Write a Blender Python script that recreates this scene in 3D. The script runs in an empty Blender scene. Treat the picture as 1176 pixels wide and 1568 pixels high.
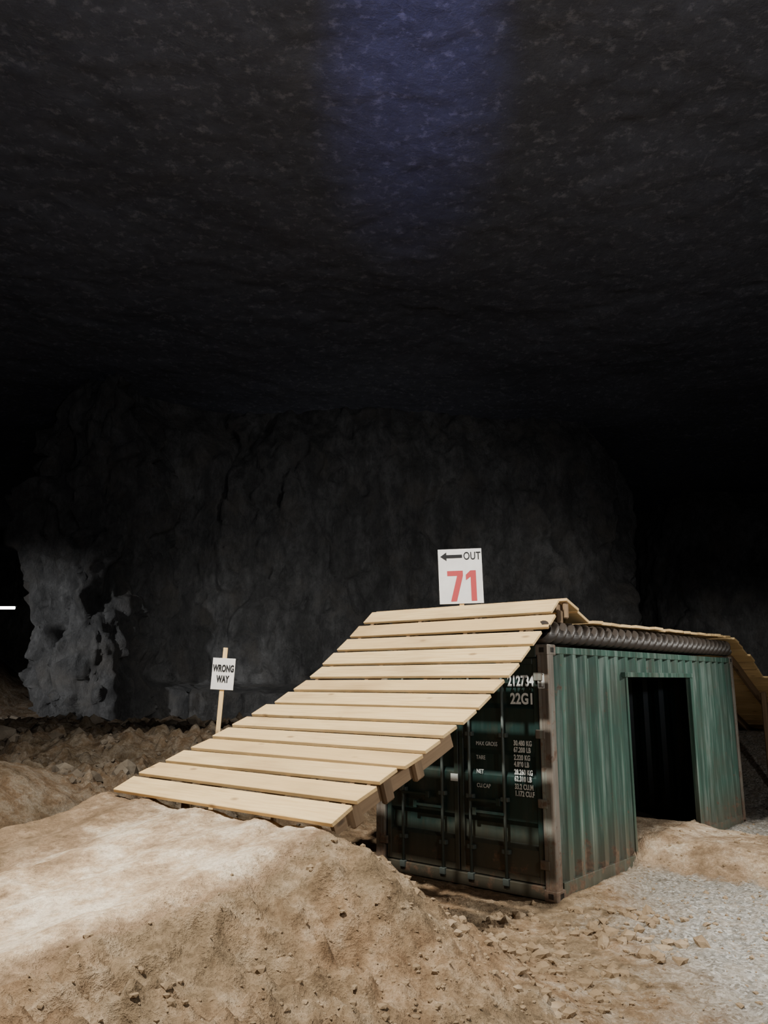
import bpy, bmesh, math
import numpy as np
from mathutils import Vector, Matrix

# ------------------------------------------------------------------ helpers
rng = np.random.RandomState(7)
PT = rng.rand(4096)

def hsh(ix, iy, iz, seed):
    n = (ix * 73856093) ^ (iy * 19349663) ^ (iz * 83492791) ^ (seed * 9176213)
    n = n ^ (n >> 13)
    n = n * 1274126177
    n = n ^ (n >> 16)
    return PT[n & 4095]

def vnoise(x, y, z, seed=0):
    x = np.asarray(x, float); y = np.asarray(y, float) + 0 * x; z = np.asarray(z, float) + 0 * x
    ix = np.floor(x).astype(np.int64); iy = np.floor(y).astype(np.int64); iz = np.floor(z).astype(np.int64)
    fx = x - ix; fy = y - iy; fz = z - iz
    fx = fx * fx * (3 - 2 * fx); fy = fy * fy * (3 - 2 * fy); fz = fz * fz * (3 - 2 * fz)
    r = 0
    for a in (0, 1):
        for b in (0, 1):
            for c in (0, 1):
                w = (fx if a else 1 - fx) * (fy if b else 1 - fy) * (fz if c else 1 - fz)
                r = r + w * hsh(ix + a, iy + b, iz + c, seed)
    return r * 2 - 1

def fbm(x, y, z=0.0, octv=4, seed=0, gain=0.5):
    r = 0; amp = 1.0; f = 1.0; tot = 0
    for o in range(octv):
        r = r + amp * vnoise(x * f + 13.1 * o, y * f + 7.7 * o, z * f + 3.3 * o, seed + o)
        tot += amp; amp *= gain; f *= 2.03
    return r / tot

def facet(x, y, z, seed=0, slope=0.6, k=13.0):
    """fractured-rock displacement: softly blended random planes, one per cell"""
    x = np.asarray(x, float); y = np.asarray(y, float) + 0 * x; z = np.asarray(z, float) + 0 * x
    ix = np.floor(x).astype(np.int64); iy = np.floor(y).astype(np.int64); iz = np.floor(z).astype(np.int64)
    num = np.zeros(x.shape); den = np.full(x.shape, 1e-9)
    for a in (-1, 0, 1):
        for b in (-1, 0, 1):
            for c in (-1, 0, 1):
                cx = ix + a; cy = iy + b; cz = iz + c
                px = cx + hsh(cx, cy, cz, seed + 1); py = cy + hsh(cx, cy, cz, seed + 2); pz = cz + hsh(cx, cy, cz, seed + 3)
                dx = x - px; dy = y - py; dz = z - pz
                d = dx * dx + dy * dy + dz * dz
                v = (hsh(cx, cy, cz, seed + 4) - .5) + slope * (dx * (hsh(cx, cy, cz, seed + 5) - .5) + dy * (hsh(cx, cy, cz, seed + 6) - .5) + dz * (hsh(cx, cy, cz, seed + 7) - .5)) * 2
                w = np.exp(-k * d)
                num += w * v; den += w
    return num / den

def sstep(a, b, x):
    t = np.clip((x - a) / (b - a), 0, 1)
    return t * t * (3 - 2 * t)

def link(o):
    bpy.context.scene.collection.objects.link(o); return o

def empty(name, loc=(0, 0, 0), rotz=0):
    e = bpy.data.objects.new(name, None); e.location = loc; e.rotation_euler = (0, 0, rotz)
    e.empty_display_size = .2
    return link(e)

def grid_mesh(name, X, Y, Z, mat, smooth=True, wrap=False):
    nu, nv = X.shape
    co = np.stack([X, Y, Z], -1).reshape(-1, 3)
    i = np.arange(nu - (0 if wrap else 1))[:, None]; j = np.arange(nv - 1)[None, :]
    i2 = (i + 1) % nu
    q = np.stack([i * nv + j + 0 * i, i2 * nv + j, i2 * nv + j + 1, i * nv + j + 1], -1).reshape(-1, 4)
    me = bpy.data.meshes.new(name)
    me.vertices.add(len(co)); me.vertices.foreach_set("co", co.ravel())
    me.loops.add(q.size); me.loops.foreach_set("vertex_index", q.ravel().astype(np.int32))
    me.polygons.add(len(q)); me.polygons.foreach_set("loop_start", np.arange(0, q.size, 4, dtype=np.int32))
    me.polygons.foreach_set("loop_total", np.full(len(q), 4, dtype=np.int32))
    me.polygons.foreach_set("use_smooth", np.full(len(q), smooth))
    me.update(); me.validate()
    me.materials.append(mat)
    return link(bpy.data.objects.new(name, me))

class NT:
    def __init__(s, name):
        s.m = bpy.data.materials.new(name); s.m.use_nodes = True
        s.t = s.m.node_tree; s.t.nodes.clear()
        s.out = s.n('ShaderNodeOutputMaterial'); s.b = s.n('ShaderNodeBsdfPrincipled')
        s.l(s.b.outputs[0], s.out.inputs[0])
    def n(s, k, **kw):
        x = s.t.nodes.new(k)
        for a, b in kw.items(): setattr(x, a, b)
        return x
    def l(s, a, b): s.t.links.new(a, b)
    def coord(s, k='Object'): return s.n('ShaderNodeTexCoord').outputs[k]
    def mapping(s, v, sc=(1, 1, 1)):
        m = s.n('ShaderNodeMapping'); s.l(v, m.inputs[0]); m.inputs['Scale'].default_value = sc; return m.outputs[0]
    def noise(s, v, sc, det=5, rough=.55):
        x = s.n('ShaderNodeTexNoise'); s.l(v, x.inputs['Vector']); x.inputs['Scale'].default_value = sc
        x.inputs['Detail'].default_value = det; x.inputs['Roughness'].default_value = rough; return x.outputs[0]
    def voro(s, v, sc, feature='F1', out='Distance'):
        x = s.n('ShaderNodeTexVoronoi', feature=feature); s.l(v, x.inputs['Vector']); x.inputs['Scale'].default_value = sc
        return x.outputs[out]
    def ramp(s, f, stops):
        r = s.n('ShaderNodeValToRGB'); s.l(f, r.inputs[0]); e = r.color_ramp.elements
        while len(e) < len(stops): e.new(.5)
        for k, (p, c) in enumerate(stops):
            e[k].position = p
            e[k].color = (c, c, c, 1) if not isinstance(c, tuple) else (*c, 1)
        return r.outputs[0]
    def mix(s, f, a, b, mode='MIX'):
        x = s.n('ShaderNodeMix', data_type='RGBA', blend_type=mode)
        for sock, v in ((x.inputs[0], f), (x.inputs[6], a), (x.inputs[7], b)):
            if isinstance(v, (int, float)): sock.default_value = v
            elif isinstance(v, tuple): sock.default_value = (*v, 1)
            else: s.l(v, sock)
        return x.outputs[2]
    def math(s, op, a, b=0.0):
        x = s.n('ShaderNodeMath', operation=op)
        for sock, v in ((x.inputs[0], a), (x.inputs[1], b)):
            if isinstance(v, (int, float)): sock.default_value = v
            else: s.l(v, sock)
        return x.outputs[0]
    def bump(s, h, st=.5, dist=.02, prev=None):
        x = s.n('ShaderNodeBump'); x.inputs['Strength'].default_value = st; x.inputs['Distance'].default_value = dist
        s.l(h, x.inputs['Height'])
        if prev is not None: s.l(prev, x.inputs['Normal'])
        return x.outputs[0]
    def fin(s, col, rough=.9, nrm=None, metal=0, spec=.3):
        if isinstance(col, tuple): s.b.inputs['Base Color'].default_value = (*col, 1)
        else: s.l(col, s.b.inputs['Base Color'])
        if isinstance(rough, (int, float)): s.b.inputs['Roughness'].default_value = rough
        else: s.l(rough, s.b.inputs['Roughness'])
        s.b.inputs['Metallic'].default_value = metal
        s.b.inputs['Specular IOR Level'].default_value = spec
        if nrm is not None: s.l(nrm, s.b.inputs['Normal'])
        return s.m

# ------------------------------------------------------------------ materials
def mat_rock(name, c0, c1, c2):
    t = NT(name); v = t.coord()
    a = t.noise(v, .5, 5, .6); b = t.noise(t.mapping(v, (1, 1, .6)), 2.4, 10, .80)
    st_ = t.noise(t.mapping(v, (1.0, 1.0, .25)), 1.3, 6, .65)
    col = t.ramp(a, [(.3, c0), (.55, c1), (.75, c2)])
    col = t.mix(t.ramp(b, [(.42, 0.0), (.60, 1.0)]), t.mix(.55, col, c0), t.mix(.35, col, c2))
    col = t.mix(t.ramp(st_, [(.40, .6), (.55, 0.0)]), col, c0)
    col = t.mix(t.ramp(t.noise(v, .8, 4, .6), [(.50, 0.0), (.68, .5)]), col, (.26, .235, .205))
    n1 = t.bump(b, 1.0, .38)
    return t.fin(col, .85, n1)

M_rock = mat_rock('limestone_rock', (.085, .085, .084), (.20, .20, .198), (.38, .378, .37))

def mat_ceiling():
    t = NT('limestone_ceiling'); v = t.coord()
    a = t.noise(v, .35, 4, .6)
    b = t.noise(v, 3.2, 7, .75)
    sp = t.noise(v, 4.4, 5, .70)
    col = t.ramp(a, [(.3, (.13, .14, .17)), (.7, (.175, .185, .22))])
    col = t.mix(t.ramp(b, [(.42, .4), (.6, 0.0)]), col, (.09, .095, .12))
    col = t.mix(t.ramp(sp, [(.54, 0.0), (.68, .6)]), col, (.40, .41, .46))
    n = t.bump(b, .8, .07)
    return t.fin(col, .9, n)
M_ceil = mat_ceiling()

def mat_ground():
    t = NT('dirt_and_gravel'); v = t.coord()
    at = t.n('ShaderNodeAttribute', attribute_name='zone')
    sep = t.n('ShaderNodeSeparateColor'); t.l(at.outputs['Color'], sep.inputs[0])
    clay, gravel, dark_soil_shade = sep.outputs[0], sep.outputs[1], sep.outputs[2]
    big = t.noise(v, .9, 4, .6); med = t.noise(v, 5, 6, .68); fine = t.noise(v, 30, 4, .7)
    dirt = t.ramp(med, [(.32, (.12, .083, .048)), (.5, (.235, .168, .102)), (.68, (.37, .285, .19))])
    red = t.ramp(med, [(.32, (.155, .090, .047)), (.5, (.29, .188, .108)), (.68, (.43, .315, .205))])
    dirt = t.mix(t.ramp(big, [(.42, 0.0), (.58, .8)]), dirt, red)
    c2 = t.noise(v, 1.8, 7, .72)
    clayc = t.ramp(c2, [(.36, (.28, .185, .11)), (.48, (.51, .375, .24)), (.60, (.76, .645, .49))])
    browc = t.ramp(c2, [(.34, (.16, .105, .06)), (.5, (.28, .19, .117)), (.66, (.43, .32, .21))])
    sg = t.n('ShaderNodeSeparateColor'); t.l(t.voro(v, 38, out='Color'), sg.inputs[0])
    grav = t.ramp(sg.outputs[0], [(0.0, (.14, .133, .115)), (.5, (.30, .285, .25)), (1.0, (.52, .50, .46))])
    grav = t.mix(t.ramp(med, [(.42, 0.0), (.60, .55)]), grav, (.32, .262, .195))
    wob = t.math('MULTIPLY', t.math('SUBTRACT', med, .5), 1.5)
    fc = t.ramp(t.math('ADD', clay, wob), [(.3, 0.0), (.75, 1.0)])
    fb = t.ramp(t.math('ADD', t.math('MULTIPLY', clay, 3.0), wob), [(.3, 0.0), (.7, 1.0)])
    fg = t.ramp(t.math('ADD', gravel, wob), [(.2, 0.0), (.8, 1.0)])
    col = t.mix(fg, dirt, grav); col = t.mix(fb, col, browc); col = t.mix(fc, col, clayc)
    dk = t.ramp(dark_soil_shade, [(0.0, 1.0), (1.0, .34)])  # darker back soil, plus shade painted inside the container
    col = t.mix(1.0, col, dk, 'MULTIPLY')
    col = t.mix(t.ramp(fine, [(.32, .65), (.6, 0.0)]), col, t.mix(.6, col, (.05, .036, .022)))
    n = t.bump(med, .7, .08)
    n = t.bump(fine, .9, .022, n)
    n = t.bump(sg.outputs[0], .3, .012, n)
    return t.fin(col, .95, n, spec=.15)
M_ground = mat_ground()

def mat_clod(name, a, b, c):
    t = NT(name); v = t.coord()
    col = t.ramp(t.noise(v, 2.5, 5), [(.3, a), (.55, b), (.75, c)])
    return t.fin(col, .95, t.bump(t.noise(v, 40, 4), .6, .01), spec=.15)
M_clod = mat_clod('dirt_clods', (.17, .118, .07), (.27, .195, .12), (.38, .30, .21))
M_rub = mat_clod('rubble_stone', (.08, .063, .046), (.14, .112, .082), (.21, .18, .14))

def mat_wood(name, light, mid, dark, dirt=.5):
    t = NT(name)
    at = t.n('ShaderNodeAttribute', attribute_name='pc').outputs['Vector']   # (along, across, id)
    g = t.noise(t.mapping(at, (1.2, 26, 7.3)), 1.6, 6, .6)
    big = t.noise(t.mapping(at, (.8, 2.2, 5.1)), 1.1, 4, .5)
    col = t.ramp(g, [(.28, mid), (.6, light)])
    sx = t.n('ShaderNodeSeparateXYZ'); t.l(at, sx.inputs[0])
    wn = t.n('ShaderNodeTexWhiteNoise', noise_dimensions='1D'); t.l(sx.outputs[2], wn.inputs[1])
    col = t.mix(t.math('MULTIPLY', wn.outputs[0], .75), col, mid)
    kn = t.voro(t.mapping(at, (1.9, 4.2, 3.7)), 1.0)
    col = t.mix(t.ramp(kn, [(.06, .85), (.13, 0.0)]), col, dark)
    col = t.mix(t.ramp(big, [(.50, 0.0), (.72, dirt)]), col, dark)
    n = t.bump(g, .35, .004)
    return t.fin(col, .75, n, spec=.25)
M_wood = mat_wood('pine_boards', (.86, .63, .32), (.66, .44, .20), (.34, .22, .11), .48)
M_wood2 = mat_wood('weathered_timber', (.27, .185, .11), (.18, .12, .07), (.08, .055, .035), .6)
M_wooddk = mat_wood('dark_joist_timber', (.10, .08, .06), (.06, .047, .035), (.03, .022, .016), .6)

def mat_paint(name, c, c2, rust_lo=.60, rough=.45, scuff=(.26, .33, .29), sc=.5):
    t = NT(name); v = t.coord()
    a = t.noise(t.mapping(v, (1, 1, .3)), 2.2, 5, .6); b = t.noise(v, 6, 7, .7); s = t.noise(t.mapping(v, (14, 14, .7)), 1, 4, .6)
    col = t.ramp(a, [(.3, c), (.7, c2)])
    col = t.mix(t.ramp(s, [(.50, 0.0), (.68, sc)]), col, scuff)
    col = t.mix(t.ramp(s, [(.36, .65), (.48, 0.0)]), col, t.mix(.65, col, (.03, .028, .02)))
    g = t.noise(v, 1.3, 6, .7)
    col = t.mix(t.ramp(g, [(.47, 0.0), (.64, .7)]), col, t.mix(.55, col, (.09, .078, .055)))
    sz = t.n('ShaderNodeSeparateXYZ'); t.l(v, sz.inputs[0])
    hz = t.math('ADD', sz.outputs[2], t.math('MULTIPLY', a, -.5))
    col = t.mix(t.ramp(hz, [(.0, .65), (.45, 0.0)]), col, (.10, .080, .055))
    low = t.ramp(hz, [(.0, .12), (.3, 0.0)])
    rm = t.ramp(t.math('ADD', b, low), [(rust_lo, 0.0), (rust_lo + .07, .9)])
    col = t.mix(rm, col, t.ramp(t.noise(v, 20, 4), [(.3, (.08, .045, .03)), (.7, (.20, .13, .085))]))
    return t.fin(col, rough, t.bump(b, .25, .006), spec=.5)
M_green = mat_paint('green_container_paint', (.034, .080, .060), (.056, .125, .096), .62, scuff=(.27, .33, .29), sc=.6)
M_green_shade = mat_paint('green_paint_shaded', (.007, .025, .022), (.012, .038, .033), .67, .4, (.04, .06, .055))  # container green darkened; shade of door end and interior put in the paint
M_rust = mat_paint('rusty_corner_steel', (.13, .11, .09), (.22, .185, .15), .54, .7)
M_dark = NT('rubber_and_hole_shade').fin((.012, .012, .012), .7)  # gasket rubber; also the dark plates painting shade in the casting holes
M_pipe = NT('black_corrugated_plastic').fin((.042, .033, .026), .5, spec=.5)
M_rod = NT('worn_steel_rod').fin((.10, .12, .11), .5, metal=.2)
M_white = NT('white_stencil_paint').fin((.75, .78, .75), .6)
def mat_board():
    t = NT('white_sign_board'); v = t.coord()
    return t.fin(t.ramp(t.noise(v, 5, 4), [(.3, (.68, .68, .67)), (.7, (.80, .80, .79))]), .5)
M_board = mat_board()
M_black = NT('black_lettering').fin((.012, .012, .012), .5)
M_red = NT('red_lettering').fin((.45, .06, .065), .5)
t = NT('tube_light'); t.b.inputs['Emission Color'].default_value = (1, .97, .9, 1); t.b.inputs['Emission Strength'].default_value = 14
M_tube = t.fin((.8, .8, .8))

# ------------------------------------------------------------------ site frame
C = Vector((1.755, 8.73, 0)); A = math.radians(49.5)
dS = (math.cos(A), math.sin(A)); dT = (-math.sin(A), math.cos(A))
def st(x, y):
    X = x - C.x; Y = y - C.y
    return X * dS[0] + Y * dS[1], X * dT[0] + Y * dT[1]
def world(s, tt): return C.x + s * dS[0] + tt * dT[0], C.y + s * dS[1] + tt * dT[1]

def gauss(x, y, cx, cy, sx, sy): return np.exp(-((x - cx) / sx) ** 2 - ((y - cy) / sy) ** 2)

def terrain(x, y, detail=True):
    s, tt = st(x, y)
    wob = fbm(x * .6, y * .6, 0, 3, 40)
    fore = .50 * sstep(-2.2, -6.5, s)
    back = .80 * sstep(3.2, 6.0, tt + .6 * wob) + .15 * sstep(7, 14, tt)
    right = .35 * sstep(7.2, 9.5, s)
    base = fore * (1 - sstep(3.2, 6, tt)) + back + right * (1 - sstep(3.2, 6, tt))
    base = base + .02 * wob
    H = np.where(s < -3.3, 1.12 + .17 * (s + 3.3), 1.12)
    ds = np.maximum(s + 3.25, 0); dt = np.maximum(np.maximum(.22 + .06 * wob - tt, tt - 2.85), 0)
    dt = np.where(s > -3.9, np.maximum(dt - .22 * sstep(-3.9, -3.3, s), 0), dt)
    dist = np.hypot(ds, dt) + .22 * fbm(x * 1.3, y * 1.3, 0, 3, 44) * np.minimum(1, np.hypot(ds, dt) * 2)
    f = np.clip(1 - dist / 1.9, 0, 1) ** 1.4
    z = np.maximum(base, base + (H - base) * f)
    ds2 = np.maximum(9.6 - s, 0); dist2 = np.hypot(ds2, np.maximum(np.maximum(-tt, tt - 2.85), 0))
    z = np.maximum(z, base + .85 * np.clip(1 - dist2 / 2.6, 0, 1) ** 1.2 * sstep(20, 16, s))
    dd = np.abs(s - 3.05 + .12 * (tt)) 
    tr = .30 * sstep(1.25, .45, dd) * sstep(-4.2, -.3, tt) * sstep(2.45, 2.0, tt)
    tr = np.where((tt > 0.0) , .30 * sstep(1.5, .8, dd) * sstep(2.38, 1.9, tt), tr)
    z = z + tr
    z = z + .06 * sstep(-.5, -.05, tt) * sstep(.1, -.05, tt) * sstep(-.2, .3, s) * sstep(6.3, 5.8, s)
    hum = gauss(x, y, -5.0, 9.9, 1.5, 1.4)
    z = z + .50 * hum
    z = z + .48 * gauss(x, y, -4.2, 14.5, 4.8, 1.5) * (1 + .6 * wob)
    z = z + .40 * gauss(x, y, -9, 18, 4.5, 1.7) * (1 + .6 * wob)
    z = z + 3.3 * gauss(x, y, -17.2, 30, 3.9, 4) + .5 * gauss(x, y, 15, 20, 3, 3)
    z = z + .25 * gauss(x, y, 3.6, 22, 5, 2)
    if detail:
        onpath = sstep(.35, .0, np.hypot(np.maximum(s + 3.3, 0), dt))
        track = sstep(.9, .4, dd) * sstep(.3, -.2, tt) * sstep(-3.8, -3, tt)
        rough = 1 - .66 * np.maximum(onpath, track)
        rough = rough * (1 - .75 * sstep(.25, .6, hum))
        flank = np.clip(f * (1 - f) * 4, 0, 1)
        backz = sstep(3.5, 5.5, tt)
        inside = sstep(-.1, .1, s) * sstep(6.2, 6.0, s) * sstep(-.1, .1, tt) * sstep(2.5, 2.3, tt)
        n = .040 * fbm(x * 2.2, y * 2.2, 0, 4, 50) + .030 * fbm(x * 8, y * 8, 0, 3, 51)
        lump = np.maximum(fbm(x * 5, y * 5, 0, 3, 52), 0)
        lump2 = np.maximum(fbm(x * 11, y * 11, 0, 2, 57) - .1, 0)
        nearf = sstep(-2.2, -4.5, s) * (1 - onpath)
        z = z + rough * (1 - inside) * (n * (1 + .9 * flank + 2.2 * backz + .6 * nearf) + lump * (.08 * flank + .24 * backz + .03 + .06 * nearf) + lump2 * (.06 * flank + .06 * nearf + .02))
        z = z + rough * .012 * fbm(x * 24, y * 24, 0, 2, 53) * sstep(16, 10, y)
        z = z + onpath * (.022 * np.sin(tt * 9 + 1.8 * fbm(x, y, 0, 2, 60)) + .022 * fbm(s * 1.2, tt * 9, 0, 3, 61) + .03 * fbm(x * 1.8, y * 1.8, 0, 3, 62))
    return z

def axis(lo, hi, a, b, fine, grow=1.12):
    pts = list(np.arange(a, b + 1e-6, fine))
    st_ = fine; p = pts[-1]
    while p < hi: st_ = min(st_ * grow, .8); p += st_; pts.append(p)
    st_ = fine; p = pts[0]; pre = []
    while p > lo: st_ = min(st_ * grow, .8); p -= st_; pre.append(p)
    return np.array(pre[::-1] + pts)

gx = axis(-42, 42, -5.5, 6.5, .030, 1.03); gy = axis(-12, 72, 3.2, 12.5, .030, 1.022)
GX, GY = np.meshgrid(gx, gy, indexing='ij')
GZ = terrain(GX, GY)
ground = grid_mesh('floor', GX, GY, GZ, M_ground)
s_, t_ = st(GX, GY)
dtt = np.maximum(np.maximum(.32 - t_, t_ - 2.9), 0); dist = np.hypot(np.maximum(s_ + 3.2, 0), dtt)
ridem = sstep(.40, .05, dist + .25 * fbm(GX, GY, 0, 3, 70))
lane = sstep(1.9, .9, t_ + .6 * fbm(GX * .8, GY * .8, 0, 3, 72) - .8 * sstep(-4.4, -3.6, s_))
clay = ridem * (.20 + .62 * lane)
trk = sstep(1.5, .6, np.abs(s_ - 3.05 + .12 * t_)) * sstep(-4.0, -2.0, t_)
clay = np.maximum(clay, trk * sstep(3, 2.4, t_) * .5)
grv = sstep(.3, -2.2, t_ - .45 * s_ + .8 * fbm(GX, GY, 0, 3, 71))
grv = np.maximum(grv, .3 * sstep(3.5, 5, t_))
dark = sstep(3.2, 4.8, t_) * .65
dark = np.maximum(dark, .9*sstep(-.1, .1, s_) * sstep(6.2, 6.0, s_) * sstep(.1, .4, t_) * sstep(2.5, 2.3, t_))  # ground inside the container darkened: interior shade put into its colour
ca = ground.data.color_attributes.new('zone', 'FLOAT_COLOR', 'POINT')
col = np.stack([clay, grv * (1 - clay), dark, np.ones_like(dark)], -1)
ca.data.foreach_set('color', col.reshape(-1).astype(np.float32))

# ------------------------------------------------------------------ loose clods and stones (one mesh)
def clods(name, pts, mat, seed):
    r = np.random.RandomState(seed)
    bm = bmesh.new(); bmesh.ops.create_icosphere(bm, subdivisions=1, radius=1)
    bv = np.array([v.co[:] for v in bm.verts]); bf = np.array([[v.index for v in f.verts] for f in bm.faces]); bm.free()
    V = []; F = []; k = 0
    zz = terrain(pts[:, 0], pts[:, 1])
    for (x, y, sz), z in zip(pts, zz):
        d = bv * (1 + r.uniform(-.32, .32, (len(bv), 1))) * np.array([1, r.uniform(.6, 1), r.uniform(.5, .85)]) * sz
        a = r.uniform(0, 6.28); c, s = math.cos(a), math.sin(a)
        d = d @ np.array([[c, s, 0], [-s, c, 0], [0, 0, 1]])
        V.append(d + [x, y, z + sz * .1]); F.append(bf + k); k += len(bv)
    me = bpy.data.meshes.new(name); me.from_pydata(np.concatenate(V).tolist(), [], np.concatenate(F).tolist()); me.update()
    me.materials.append(mat)
    return link(bpy.data.objects.new(name, me))

r = np.random.RandomState(3); pts = []
while len(pts) < 3400:
    s = r.uniform(-6.5, 1.5); q = r.uniform(-3.8, 3.0)
    x, y = world(s, q)
    dt0 = max(.25 - q, q - 2.85, 0); di = math.hypot(max(s + 3.3, 0), dt0)
    if di < .15 or y < 3: continue
    p = math.exp(-((di - 1.5) / .8) ** 2) + .15
    if s > -.15 and q > -.1: continue
    if r.rand() > p: continue
    pts.append((x, y, min(.045, .006 + r.exponential(.007))))
for k in range(190):
    s = r.uniform(-2.8, .3); q = r.uniform(-1.6, .3) if s < -.2 else r.uniform(-1.2, -.2); x, y = world(s, q); pts.append((x, y, r.uniform(.02, .075)))
for k in range(900):
    s = r.uniform(0, 7); q = r.uniform(-4.5, -.1); x, y = world(s, q); pts.append((x, y, min(.04, .008 + r.exponential(.007))))
clods('loose_dirt_clods', np.array(pts), M_clod, 5)
pts = []
while len(pts) < 1700:
    x = r.uniform(-12, 3); y = r.uniform(9, 24); s, q = st(x, y)
    if q < 3.6 or math.hypot((x + 5) / 1.3, (y - 9.9) / 1.2) < 1: continue
    pts.append((x, y, min(.24, .03 + r.exponential(.04))))
for k in range(160):
    s = r.uniform(7, 13); q = r.uniform(-4, 0); x, y = world(s, q); pts.append((x, y, min(.2, .02 + r.exponential(.04))))
clods('rock_rubble', np.array(pts), M_rub, 6)

# ------------------------------------------------------------------ cavern shell
def pillar(name, poly, zlo, zhi, du, dz, seed, amp=1.0, recess=None, flare=1.6):
    P = np.array(poly, float)
    for _ in range(2):
        Q = []
        for i in range(len(P)):
            a, b = P[i], P[(i + 1) % len(P)]
            Q += [a * .85 + b * .15, a * .15 + b * .85]
        P = np.array(Q)
    seg = np.roll(P, -1, 0) - P; L = np.hypot(seg[:, 0], seg[:, 1]); cum = np.concatenate([[0], np.cumsum(L)])
    N = int(cum[-1] / du); u = np.linspace(0, cum[-1], N, endpoint=False)
    Pc = np.vstack([P, P[:1]])
    x = np.interp(u, cum, Pc[:, 0]); y = np.interp(u, cum, Pc[:, 1])
    tx = np.roll(x, -4) - np.roll(x, 4); ty = np.roll(y, -4) - np.roll(y, 4); l = np.hypot(tx, ty)
    nx = -ty / l; ny = tx / l
    z = np.arange(zlo, zhi + dz, dz)
    X = x[:, None] + 0 * z; Y = y[:, None] + 0 * z; Z = z[None, :] + 0 * x[:, None]
    leftb = sstep(-6.5, -8.6, X)
    D = .40 * fbm(X * .16, Y * .16, Z * .13, 3, seed) + .34 * facet(X * .30, Y * .30, Z * .18, seed + 10, 1.2, 16)
    wx = X + .35 * fbm(X, Y, Z, 2, seed + 5); wz = Z + .3 * fbm(X + 9, Y, Z, 2, seed + 6)
    D = D + (.17 + .18 * leftb) * facet(wx * .85, Y * .85, wz * .42, seed + 20, 2.0, 34) + (.11 + .11 * leftb) * facet(wx * 2.1, Y * 2.1, wz * 1.0, seed + 30, 2.2, 34) + .15 * fbm(X * 2.6, Y * 2.6, Z * 1.5, 4, seed + 40, .68)
    D = D * amp
    D = D + flare * sstep(zhi - 4.5, zhi, Z) ** 2
    if recess is not None: D = D - recess(X, Y, Z)
    return grid_mesh(name, X + nx[:, None] * D, Y + ny[:, None] * D, Z, M_rock, smooth=True, wrap=True)

CZ = 12.8
rec = lambda X, Y, Z: 3.0 * sstep(2.25, 1.85, Z + .35 * fbm(X * .7, Y * .7, 0, 2, 9)) * sstep(-8.3, -7.5, X) * sstep(2, -2, X) * sstep(34, 31, Y) - .5 * sstep(3.5, .4, Z) * sstep(-8.6, -9.2, X) * sstep(34, 28, Y)
pillar('rock_pillar', [(-12.2, 46), (10.2, 46), (10.2, 38), (9.6, 30.7), (4, 29.9), (-2, 29.2), (-7.6, 29.0), (-8.7, 25.4), (-11.7, 26.0), (-12.2, 31)][::-1], -.3, CZ + .6, .075, .075, 100, 1.0, rec)
pillar('rock_pillar', [(14.5, 60), (38, 60), (38, 46), (26, 43), (15.5, 44)][::-1], -.3, CZ + .6, .2, .2, 160, .9)

cx = axis(-42, 42, -10, 10, .12, 1.04); cy = axis(-12, 72, 7, 24, .12, 1.04)
CX, CY = np.meshgrid(cx, cy, indexing='ij')
CZZ = CZ + .22 * fbm(CX * .22, CY * .22, 0, 3, 200) + .04 * facet(CX * 1.1, CY * 1.1, 0, 210, .8) + .04 * fbm(CX * 2.5, CY * 2.5, 0, 3, 220, .65)
grid_mesh('ceiling', CX, CY, CZZ, M_ceil)

def wall(name, p0, p1, seed):
    u = np.linspace(0, 1, 220); z = np.arange(-1, CZ + 1.3, .5)
    p0 = np.array(p0); p1 = np.array(p1); d = p1 - p0; nrm = np.array([-d[1], d[0]]) / np.hypot(*d)
    U, Z = np.meshgrid(u, z, indexing='ij')
    X = p0[0] + d[0] * U; Y = p0[1] + d[1] * U
    D = 1.2 * fbm(X * .2, Y * .2, Z * .2, 4, seed) + .8 * facet(X * .4, Y * .4, Z * .3, seed, .8)
    grid_mesh(name, X + nrm[0] * D, Y + nrm[1] * D, Z, M_rock)
wall('wall_back', (41, 70.5), (-41, 70.5), 300)
wall('wall_left', (-41, 71), (-41, -11), 310)
wall('wall_right', (41, -11), (41, 71), 320)
wall('wall_front', (-41, -11), (41, -11), 330)

# fluorescent strip lamp far off to the left
bm = bmesh.new()
bmesh.ops.create_cone(bm, cap_ends=True, segments=16, radius1=.10, radius2=.10, depth=2.6, matrix=Matrix.Translation((0, 0, 0)) @ Matrix.Rotation(math.pi / 2, 4, 'Y'))
me = bpy.data.meshes.new('tube'); bm.to_mesh(me); bm.free(); me.materials.append(M_tube)
lampE = empty('fluorescent_strip_lamp', (-28.8, 60, 7.55))
tube = link(bpy.data.objects.new('tube', me)); tube.parent = lampE
bm = bmesh.new()
bmesh.ops.create_cube(bm, size=1, matrix=Matrix.Translation((0, 0, .16)) @ Matrix.Diagonal((2.8, .3, .12, 1)))
for xx in (-1.1, 1.1):
    bmesh.ops.create_cube(bm, size=1, matrix=Matrix.Translation((xx, 0, 2.55)) @ Matrix.Diagonal((.03, .03, 4.8, 1)))
me = bpy.data.meshes.new('housing'); bm.to_mesh(me); bm.free(); me.materials.append(M_rod)
o = link(bpy.data.objects.new('housing', me)); o.parent = lampE

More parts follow.
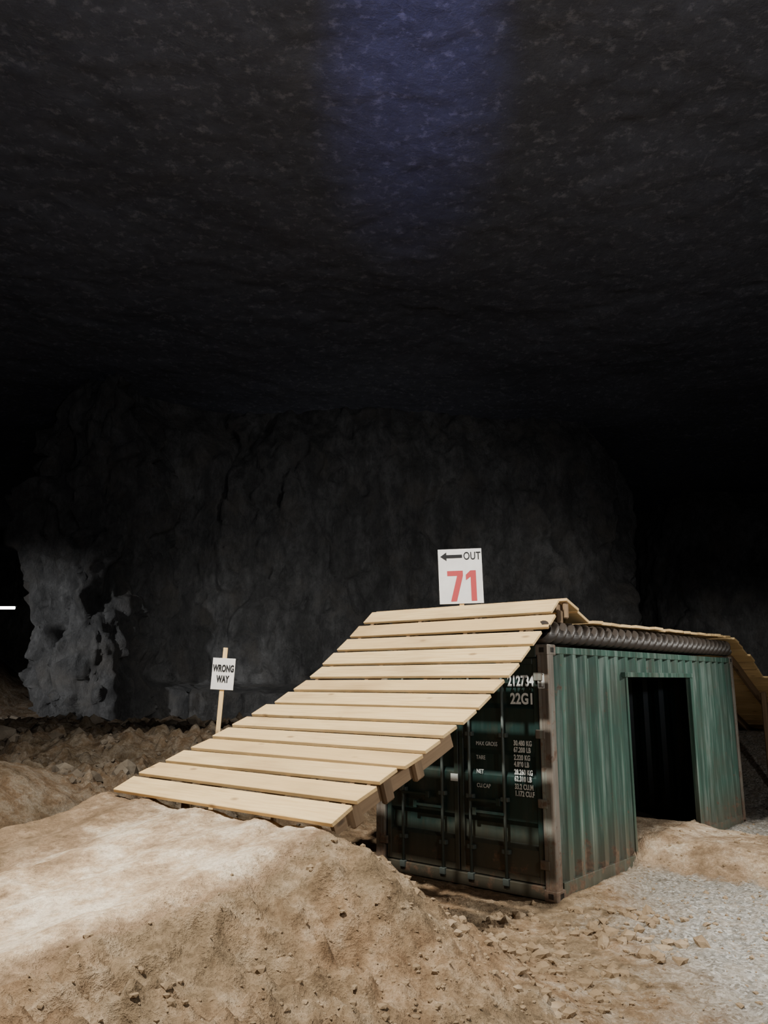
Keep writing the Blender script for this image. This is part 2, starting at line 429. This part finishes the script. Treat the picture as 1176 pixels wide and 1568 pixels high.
# ------------------------------------------------------------------ box helper in local frames
def boxes(name, parent, items, mat, bevel=.004):
    bm = bmesh.new(); lay = bm.verts.layers.float_vector.new('pc')
    for it in items:
        c, sz = it[0], it[1]; R = it[2] if len(it) > 2 and it[2] is not None else Matrix.Identity(3)
        idn = it[3] if len(it) > 3 else 0
        r0 = bmesh.ops.create_cube(bm, size=1); vs = r0['verts']
        for v in vs: v.co = Vector((v.co.x * sz[0], v.co.y * sz[1], v.co.z * sz[2]))
        if bevel:
            es = list({e for v in vs for e in v.link_edges})
            bw = min(bevel, min(sz) * .3)
            r1 = bmesh.ops.bevel(bm, geom=es, offset=bw, segments=1, affect='EDGES')
            vs = list({v for f in r1['faces'] for v in f.verts} | {v for v in vs if v.is_valid})
        L = max(range(3), key=lambda k: sz[k]); others = sorted([k for k in range(3) if k != L], key=lambda k: -sz[k])
        for v in vs:
            v[lay] = Vector((v.co[L] + idn * 3.17, v.co[others[0]] + .5 * v.co[others[1]] + idn * 1.3, idn * .77))
            v.co = R @ v.co + Vector(c)
    me = bpy.data.meshes.new(name); bm.to_mesh(me); bm.free(); me.materials.append(mat)
    o = link(bpy.data.objects.new(name, me))
    if parent: o.parent = parent
    return o

# ------------------------------------------------------------------ container (local x=s, y=t)
cont = empty('shipping_container', C, A)
Lc, Wc, Hc = 6.058, 2.438, 2.591

def corr(name, u0, u1, v0, v1, place, mat, pitch=.278, depth=.036, phase=0.0, fr=(.25, .25, .25, .25), thick=.004):
    a, b, c_, d_ = [f * pitch for f in fr]
    us = []; k0 = math.floor((u0 - phase) / pitch) - 1
    u = phase + k0 * pitch
    while u < u1 + pitch:
        us += [(u, 0), (u + a, 0), (u + a + b, 1), (u + a + b + c_, 1)]; u += pitch
    def off(x):
        xs = [q[0] for q in us]; os = [q[1] for q in us]; return float(np.interp(x, xs, os)) * depth
    cuts = sorted(set([u0, u1] + [q[0] for q in us if u0 < q[0] < u1]))
    bm = bmesh.new()
    fr_ = [(bm.verts.new(place(x, v0, off(x))), bm.verts.new(place(x, v1, off(x)))) for x in cuts]
    for i in range(len(cuts) - 1): bm.faces.new([fr_[i][0], fr_[i + 1][0], fr_[i + 1][1], fr_[i][1]])
    me = bpy.data.meshes.new(name); bm.to_mesh(me); bm.free(); me.materials.append(mat)
    o = link(bpy.data.objects.new(name, me)); o.parent = cont
    m = o.modifiers.new('thickness', 'SOLIDIFY'); m.thickness = thick; m.offset = 0
    return o

D0, D1, DH = 1.96, 4.14, 2.27
side = lambda u, v, o: (u, .008 + o, v)
FR = (.30, .20, .30, .20)
corr('side_panel_front', .15, D0, .15, 2.50, side, M_green, fr=FR, depth=.055)
corr('side_panel_rear', D1, Lc - .15, .15, 2.50, side, M_green, fr=FR, depth=.055)
corr('side_panel_header', D0, D1, DH + .03, 2.50, side, M_green, fr=FR, depth=.055)
corr('side_panel_far', .15, Lc - .15, .15, 2.50, lambda u, v, o: (u, Wc - .018 - o, v), M_green_shade)  # shaded copy of the green darkens the interior seen through the doorway
corr('end_panel', .15, Wc - .15, .15, 2.50, lambda u, v, o: (Lc - .018 - o, u, v), M_green_shade)
corr('roof_panel', .05, Lc - .05, .03, Wc - .03, lambda u, v, o: (u, v, Hc - .045 + o * .5), M_green_shade, pitch=.209)

boxes('rails', cont, [
    ((Lc / 2, .03, 2.53), (Lc - .3, .06, .075)), ((Lc / 2, Wc - .03, 2.53), (Lc - .3, .06, .075)),
    ((.15 + (D0 - .15) / 2, .025, .10), (D0 - .15, .05, .15)), ((D1 + (Lc - .15 - D1) / 2, .025, .10), (Lc - .15 - D1, .05, .15)),
    ((Lc / 2, Wc - .025, .10), (Lc - .3, .05, .15)),
    ((Lc - .03, Wc / 2, 2.53), (.06, Wc - .3, .09)), ((Lc - .03, Wc / 2, .09), (.06, Wc - .3, .15)),
], M_green, .006)
boxes('door_end_frame', cont, [((.06, Wc / 2, 2.515), (.12, Wc - .3, .12)), ((.06, Wc / 2, .075), (.12, Wc - .3, .13))], M_green_shade, .008)
boxes('floor_deck', cont, [((Lc / 2, Wc / 2 + .03, .10), (Lc - .3, Wc - .2, .05))], M_wooddk)
boxes('corner_posts', cont, [((.06, .05, Hc / 2), (.12, .10, Hc - .2)), ((.035, .115, Hc / 2), (.07, .05, Hc - .2)),
      ((.06, Wc - .05, Hc / 2), (.12, .10, Hc - .2)), ((.035, Wc - .115, Hc / 2), (.07, .05, Hc - .2)),
      ((Lc - .05, .04, Hc / 2), (.10, .08, Hc - .2)), ((Lc - .05, Wc - .04, Hc / 2), (.10, .08, Hc - .2))], M_rust, .010)
ci = []; hol = []
for sx in (0, 1):
    for sy in (0, 1):
        for sz in (0, 1):
            cxx = .086 if not sx else Lc - .086; cyy = .078 if not sy else Wc - .078; czz = .059 if not sz else Hc - .059
            ci.append(((cxx, cyy, czz), (.178, .162, .118)))
            hol.append(((cxx, -.001 if not sy else Wc + .001, czz), (.079, .004, .055)))
            hol.append(((-.001 if not sx else Lc + .001, cyy, czz), (.004, .063, .055)))
boxes('corner_castings', cont, ci, M_rust, .012)
boxes('casting_hole_patches', cont, hol, M_dark, .001)  # dark plates in place of real holes, painting their inner shade
boxes('doorway_frame', cont, [((D0, .035, .2 + (DH - .2) / 2), (.05, .07, DH - .15)), ((D1, .035, .2 + (DH - .2) / 2), (.05, .07, DH - .15)),
      (((D0 + D1) / 2, .03, DH + .01), (D1 - D0 + .12, .08, .06)), (((D0 + D1) / 2 , .03, .06), (D1 - D0, .05, .06))], M_green, .004)

dl = []; 
door_w = (Wc - .3) / 2
for k in (0, 1):
    y0 = .15 + k * door_w + .008; y1 = y0 + door_w - .016; z0, z1 = .15, 2.45
    dl += [((.055, y0 + .03, (z0 + z1) / 2), (.05, .06, z1 - z0)), ((.055, y1 - .03, (z0 + z1) / 2), (.05, .06, z1 - z0)),
           ((.055, (y0 + y1) / 2, z0 + .035), (.05, y1 - y0 - .12, .07)), ((.055, (y0 + y1) / 2, z1 - .035), (.05, y1 - y0 - .12, .07))]
    corr('door_panel_%d' % (k + 1), z0 + .07, z1 - .07, y0 + .06, y1 - .06, lambda u, v, o: (.042 + o, v, u), M_green_shade, pitch=.72, depth=.042, phase=.02, fr=(.62, .07, .24, .07))
boxes('door_leaf_frames', cont, dl, M_green_shade, .006)
boxes('door_gaskets', cont, [((.045, Wc / 2, 1.3), (.02, .016, 2.3)), ((.045, .152, 1.3), (.03, .014, 2.3)), ((.045, Wc - .152, 1.3), (.03, .014, 2.3))], M_dark, .001)
bm = bmesh.new(); keep = []
rods_t = [.15 + door_w * .42, .15 + door_w * .84, .15 + door_w * 1.20, .15 + door_w * 1.74]
for q in rods_t:
    bmesh.ops.create_cone(bm, cap_ends=True, segments=14, radius1=.017, radius2=.017, depth=2.46, matrix=Matrix.Translation((.0, q, 1.30)))
    for zz in (.12, 2.49):
        keep.append(((-.002, q, zz), (.05, .075, .07)))
    for zz in (.42, .95, 1.62):
        keep.append(((.012, q, zz), (.05, .095, .045)))
me = bpy.data.meshes.new('locking_rods'); bm.to_mesh(me); bm.free(); me.materials.append(M_rod)
for p in me.polygons: p.use_smooth = True
o = link(bpy.data.objects.new('locking_rods', me)); o.parent = cont
boxes('rod_keepers', cont, keep, M_rod, .004)
hd = []
for i, q in enumerate(rods_t):
    sgn = -1 if i % 2 == 0 else 1
    zz = .80 + .12 * (i % 2)
    hd.append(((-.022, q - sgn * .20, zz), (.016, .40, .030)))
    hd.append(((-.012, q - sgn * .38, zz), (.04, .05, .08)))
boxes('door_handles', cont, hd, M_green_shade, .004)
hg = []
for yy in (.13, Wc - .13):
    for zz in (.35, .95, 1.65, 2.25): hg.append(((.005, yy, zz), (.035, .11, .09)))
boxes('hinges', cont, hg, M_rust, .006)
boxes('data_plate', cont, [((.030, 1.65, 1.35), (.004, .09, .07)), ((.030, 1.28, 1.13), (.004, .10, .08))], M_white, 0)

def text(parent, body, loc, size, M3, mat, align='LEFT', name='lettering', bold=0.0, sx=1.0):
    cu = bpy.data.curves.new(name, 'FONT'); cu.body = body; cu.size = size; cu.align_x = align; cu.extrude = .0015; cu.offset = bold
    cu.space_character = 1.05
    tmp = bpy.data.objects.new('tmp', cu); link(tmp); bpy.context.view_layer.update()
    dg = bpy.context.evaluated_depsgraph_get(); me = bpy.data.meshes.new_from_object(tmp.evaluated_get(dg))
    bpy.data.objects.remove(tmp); me.materials.clear(); me.materials.append(mat)
    o = link(bpy.data.objects.new(name, me)); o.parent = parent
    o.matrix_local = Matrix.Translation(loc) @ M3.to_4x4() @ Matrix.Diagonal((sx, 1, 1, 1))
    return o
Rdoor = Matrix(((0, 0, -1), (-1, 0, 0), (0, 1, 0)))
text(cont, '212734', (.024, .53, 2.15), .16, Rdoor, M_white, sx=.66, name='container_number', bold=.005)
text(cont, '1', (-.004, .11, 2.15), .16, Rdoor, M_white, sx=.75, name='check_digit', bold=.005)
boxes('check_digit_box', cont, [((-.003, .130, 2.205), (.003, .008, .15)), ((-.003, .06, 2.205), (.003, .008, .15)), ((-.003,.095,2.28),(.003,.075,.008)), ((-.003,.095,2.13),(.003,.075,.008))], M_white, 0)
text(cont, '22G1', (.024, .50, 1.96), .16, Rdoor, M_white, sx=.80, name='size_code', bold=.005)
lines = ['MAX GROSS', 'TARE', 'NET', 'CU.CAP']
for i, lb in enumerate(lines):
    z = 1.50 - i * .15
    text(cont, lb, (.026, .97, z), .062, Rdoor, M_white, name='weight_label', sx=.8)
    for j in range(2):
        text(cont, ['30.480 KG', '67.200 LB', '2.220 KG', '4.890 LB', '28.260 KG', '62.310 LB', '33.2 CU.M', '1.172 CU.F'][i * 2 + j], (.026, .48, z + .02 - j * .07), .075, Rdoor, M_white, name='weight_figure', sx=.66, bold=.002)

# ------------------------------------------------------------------ wooden ramp
ramp = empty('wooden_bike_ramp', C, A)
TW = 2.85; T0 = .0
ps = np.array([-3.36, -3.15, -2.88, -2.35, -1.82, -1.23, -.937, -.658, -.443, -.064, .40])
pz = np.array([1.19, 1.27, 1.37, 1.59, 1.78, 2.00, 2.165, 2.36, 2.51, 2.75, 3.13])
cf = np.polyfit(ps, pz, 4)
def resample(S, Z, step):
    L = np.concatenate([[0], np.cumsum(np.hypot(np.diff(S), np.diff(Z)))]); n = max(1, int(round(L[-1] / step)))
    e = np.linspace(0, L[-1], n + 1); return np.interp(e, L, S), np.interp(e, L, Z)
rp = np.random.RandomState(12)
planks = []; pid = 1
def lay(S, Z, step, gap, th=.036, jit=.045):
    global pid
    a, b = resample(np.array(S, float), np.array(Z, float), step)
    for i in range(len(a) - 1):
        p = Vector((a[i], 0, b[i])); q = Vector((a[i + 1], 0, b[i + 1])); tg = (q - p); ln = tg.length; tg.normalize()
        yaw = rp.uniform(-.008, .008); rol = rp.uniform(-.05, .03)
        X = (tg + Vector((0, yaw, 0))).normalized(); Y = Vector((-yaw * tg.x, 1, rp.uniform(-.003, .003))).normalized(); Nn = X.cross(Y).normalized()
        X = (X + Nn * rol).normalized(); Nn = X.cross(Y).normalized(); Y = Nn.cross(X)
        R = Matrix((X, Y, Nn)).transposed()
        w = ln - gap * rp.uniform(.75, 1.25)
        e0 = T0 + rp.uniform(-jit, jit); e1 = T0 + TW + rp.uniform(-jit, jit)
        c = (p + q) / 2 + Vector((0, (e0 + e1) / 2, 0)) - Nn * th / 2
        planks.append((c, (w, e1 - e0, th), R, pid)); pid += 1
dS_ = np.linspace(-3.36, .40, 80); dZ_ = np.polyval(cf, dS_)
lay(dS_, dZ_, .307, .062)
lay([.44, .70, 1.06], [3.13, 3.03, 2.90], .34, .03)
lay([1.08, 6.10], [2.90, 2.93], .30, .04)
fS = np.array([6.12, 6.6, 7.2, 7.9, 9.0, 10.2, 11.4]); fZ = np.array([2.92, 2.80, 2.58, 2.24, 1.75, 1.30, 1.0])
lay(fS, fZ, .30, .045)
boxes('deck_boards', ramp, planks, M_wood, .005)

def stringer(name, S, Z, t, depth, w, mat, drop=.040):
    S = np.array(S, float); Z = np.array(Z, float)
    tx = np.gradient(S); tz = np.gradient(Z); l = np.hypot(tx, tz); nx = -tz / l; nz = tx / l
    bm = bmesh.new(); lay_ = bm.verts.layers.float_vector.new('pc'); rows = []; acc = 0
    for i in range(len(S)):
        if i: acc += math.hypot(S[i] - S[i - 1], Z[i] - Z[i - 1])
        top = (S[i] - nx[i] * drop, Z[i] - nz[i] * drop); bot = (S[i] - nx[i] * (drop + depth), Z[i] - nz[i] * (drop + depth))
        row = [bm.verts.new((top[0], t - w / 2, top[1])), bm.verts.new((top[0], t + w / 2, top[1])), bm.verts.new((bot[0], t + w / 2, bot[1])), bm.verts.new((bot[0], t - w / 2, bot[1]))]
        for v, k in zip(row, (0, .05, depth, depth + .05)): v[lay_] = Vector((acc, k + t, t * 3))
        rows.append(row)
    for i in range(len(rows) - 1):
        for k in range(4): bm.faces.new([rows[i][k], rows[i][(k + 1) % 4], rows[i + 1][(k + 1) % 4], rows[i + 1][k]])
    bm.faces.new(rows[0][::-1]); bm.faces.new(rows[-1])
    bmesh.ops.recalc_face_normals(bm, faces=bm.faces)
    me = bpy.data.meshes.new(name); bm.to_mesh(me); bm.free(); me.materials.append(mat)
    o = link(bpy.data.objects.new(name, me)); o.parent = ramp
n = 0
for tt_ in (.30, 1.05, 1.9, 2.70):
    n += 1
    stringer('stringer_%d' % n, dS_[4:-2], dZ_[4:-2], tt_, .12, .05, M_wood2)
    stringer('landing_stringer_%d' % n, fS, fZ, max(tt_, .12), .14, .05, M_wood2)
stringer('side_board', dS_[3:36], dZ_[3:36], .12, .17, .04, M_wood2)
bl = []
for k, sc in enumerate((-3.0, -2.62, -2.22)):
    z = float(np.polyval(cf, sc)); sl = float(np.polyval(np.polyder(cf), sc)); X = Vector((1, 0, sl)).normalized(); Y = Vector((0, 1, 0)); R = Matrix((X, Y, X.cross(Y))).transposed()
    bl.append((Vector((sc, .09, z)) - X.cross(Y) * .145, (.13, .06, .21), R, 50 + k))
bl.append(((.50, .03, 3.0), (.05, .06, .22), None, 60)); bl.append(((.50, TW - .1, 3.0), (.05, .06, .22), None, 61))
for q in (.12, 1.4, 2.7):
    bl.append(((.52, q, 2.84), (.09, .05, .46), None, 70 + q))
for s0, q in ((-2.6, 2.7), (-1.4, 2.7)):
    zt = float(np.polyval(cf, s0)) - .16
    bl.append(((s0, q, zt / 2 - .1), (.09, .09, zt + .2), None, 80 + q))
for s0 in (8.0, 9.4):
    for q in (.12, 1.4, 2.7):
        zt = float(np.interp(s0, fS, fZ)) - .18
        bl.append(((s0, q, zt / 2), (.09, .09, zt), None, 90 + q))
boxes('props_and_blocks', ramp, bl, M_wood2, .02)
js = []
k = 0
for s0 in np.arange(.20, 6.0, .40):
    js.append(((s0, (Wc + .1) / 2 + .15, 2.675 + .03), (.085, Wc - .20, .17), None, 100 + k)); k += 1
boxes('roof_joists', ramp, js, M_wooddk, .03)
boxes('roof_bearers', ramp, [((3.45, q, 2.82), (4.9, .09, .07), None, 200 + q) for q in (.40, 1.2, 2.3)], M_wooddk, .006)
# ribbed drainage pipe laid along the roof edge under the deck
Ls = np.arange(-.02, 5.98, .0125); th_ = np.linspace(0, 2 * math.pi, 25)[:-1]
ph = (Ls[:, None] - .05 * np.sin(th_)[None, :]) / .19 + th_[None, :] / (2 * math.pi)
rr_ = .096 + .030 * np.clip(1.3 * np.sin(2 * math.pi * ph), -1, 1)
PX = Ls[:, None] + 0 * rr_; PY = .06 + .015 * np.sin(Ls[:, None] * 1.3) + rr_ * np.cos(th_)[None, :]; PZ = 2.722 + rr_ * np.sin(th_)[None, :]
pipe = grid_mesh('corrugated_pipe', PX.T, PY.T, PZ.T, M_pipe, wrap=True); pipe.parent = ramp

# ------------------------------------------------------------------ signs
def sign(name, loc, yaw, lean, w, h, stake_down, stake_up, stake_w):
    e = empty(name, loc); e.rotation_euler = (0, lean, yaw)
    boxes('board', e, [((0, 0, h / 2), (w, .012, h))], M_board, .002)
    sh = stake_down + h + stake_up
    boxes('stake', e, [((0, .022, (h + stake_up - stake_down) / 2), (stake_w, .03, sh), None, 5)], M_wood, .003)
    return e
def flat(parent, name, polys, mat, y=-.0085):
    bm = bmesh.new()
    for P in polys: bm.faces.new([bm.verts.new((x, y, z)) for x, z in P])
    me = bpy.data.meshes.new(name); bm.to_mesh(me); bm.free(); me.materials.append(mat)
    o = link(bpy.data.objects.new(name, me)); o.parent = parent
Rf = Matrix(((1, 0, 0), (0, 0, -1), (0, 1, 0)))
s1 = sign('exit_direction_sign', (.985, 10.18, 3.16), math.radians(-4), math.radians(-1.5), .555, .70, .36, -.03, .06)
flat(s1, 'numeral_7', [[(-.17, .42), (.03, .42), (.03, .355), (-.17, .355)], [(-.045, .356), (.03, .356), (-.06, .03), (-.135, .03)]], M_red)
flat(s1, 'numeral_1', [[(.125, .42), (.195, .42), (.195, .03), (.125, .03)], [(.126, .42), (.065, .365), (.065, .295), (.126, .34)]], M_red)
text(s1, 'OUT', (.045, -.008, .56), .14, Rf, M_black, 'LEFT', 'out_lettering', .002, .72)
flat(s1, 'arrow', [[(-.25, .605), (-.17, .662), (-.17, .548)], [(-.171, .627), (.03, .627), (.03, .583), (-.171, .583)]], M_black)
gz = float(terrain(np.array([-1.86]), np.array([9.45]))[0])
s2 = sign('wrong_way_sign', (-1.855, 9.40, 2.105), math.radians(6), math.radians(3), .255, .355, 2.105 - gz + .1, .12, .05)
text(s2, 'WRONG', (0, -.008, .205), .105, Rf, M_black, 'CENTER', 'wrong_lettering', .005, .55)
text(s2, 'WAY', (0, -.008, .085), .105, Rf, M_black, 'CENTER', 'way_lettering', .005, .55)

# ------------------------------------------------------------------ lights
def spot(name, loc, tgt, power, col, ang, blend=.6, rad=.25):
    l = bpy.data.lights.new(name, 'SPOT'); l.energy = power; l.color = col; l.spot_size = math.radians(ang); l.spot_blend = blend; l.shadow_soft_size = rad
    o = link(bpy.data.objects.new(name, l)); o.location = loc
    o.rotation_euler = (Vector(tgt) - Vector(loc)).to_track_quat('-Z', 'Y').to_euler(); return o
def point(name, loc, power, col, rad=.4):
    l = bpy.data.lights.new(name, 'POINT'); l.energy = power; l.color = col; l.shadow_soft_size = rad
    o = link(bpy.data.objects.new(name, l)); o.location = loc; return o
spot('floodlight_key', (-3.6, 2.5, 11), (-.4, 7.9, 1.4), 10500, (1, .96, .88), 72, .9)
spot('floodlight_run_in', (-4.5, 2.5, 8), (-2.0, 5.6, .8), 2000, (1, .97, .91), 22, 1.0)
spot('floodlight_side', (11, 6.5, 7.5), (3.2, 9.5, .8), 4800, (1, .98, .93), 60, .8)
spot('floodlight_gravel', (6.5, 3.0, 9), (4.2, 7.0, 0), 3900, (.92, .96, 1), 26, .9)
spot('floodlight_pillar', (-17, 14, 6.0), (-10.6, 26, 2.2), 6500, (.97, .98, 1), 38, 1.0)
spot('wall_fill_wide', (4.5, 14, 6.0), (0, 29, 4.2), 1500, (1, .985, .96), 78, 1.0)  # added fill without a fixture, dimly brightens the whole rock face
spot('wall_fill_low', (-3, 20, 5.0), (-4, 29.5, 1.6), 750, (1, .98, .95), 80, 1.0)  # added fill, no fixture here; lifts the lower left wall
spot('wall_fill_low', (6, 20, 5.0), (5.5, 30, 2.2), 900, (1, .96, .90), 80, 1.0)  # added fill, no fixture here; lifts the lower right wall
spot('floodlight_wall_far', (16, 30, 3.0), (19, 44, 1.0), 1500, (1, .97, .93), 56, 1.0)
spot('ceiling_fill', (0, -5, 3.5), (0, 8, 12.8), 1900, (.80, .84, 1), 100, 1.0)  # added unseen fill that brightens the ceiling
point('ambient_fill', (6, -4, 7), 1100, (1, .98, .95))  # added unseen fill in place of ambient light blocked by the shell
spot('violet_beam', (.45, 1.5, 8.6), (.55, 12.0, 12.8), 3400, (.30, .30, 1), 20, 1.0, .1)

w = bpy.data.worlds.new('cavern_dark'); bpy.context.scene.world = w; w.use_nodes = True
w.node_tree.nodes['Background'].inputs[0].default_value = (.02, .02, .025, 1)
w.node_tree.nodes['Background'].inputs[1].default_value = .3

cam = bpy.data.cameras.new('camera'); co = link(bpy.data.objects.new('camera', cam))
cam.sensor_fit = 'VERTICAL'; cam.sensor_height = 36; cam.lens = 28.24; cam.clip_end = 300
co.location = (0, 0, 2.2); co.rotation_euler = (math.radians(90 + 11.9), 0, 0)
bpy.context.scene.camera = co
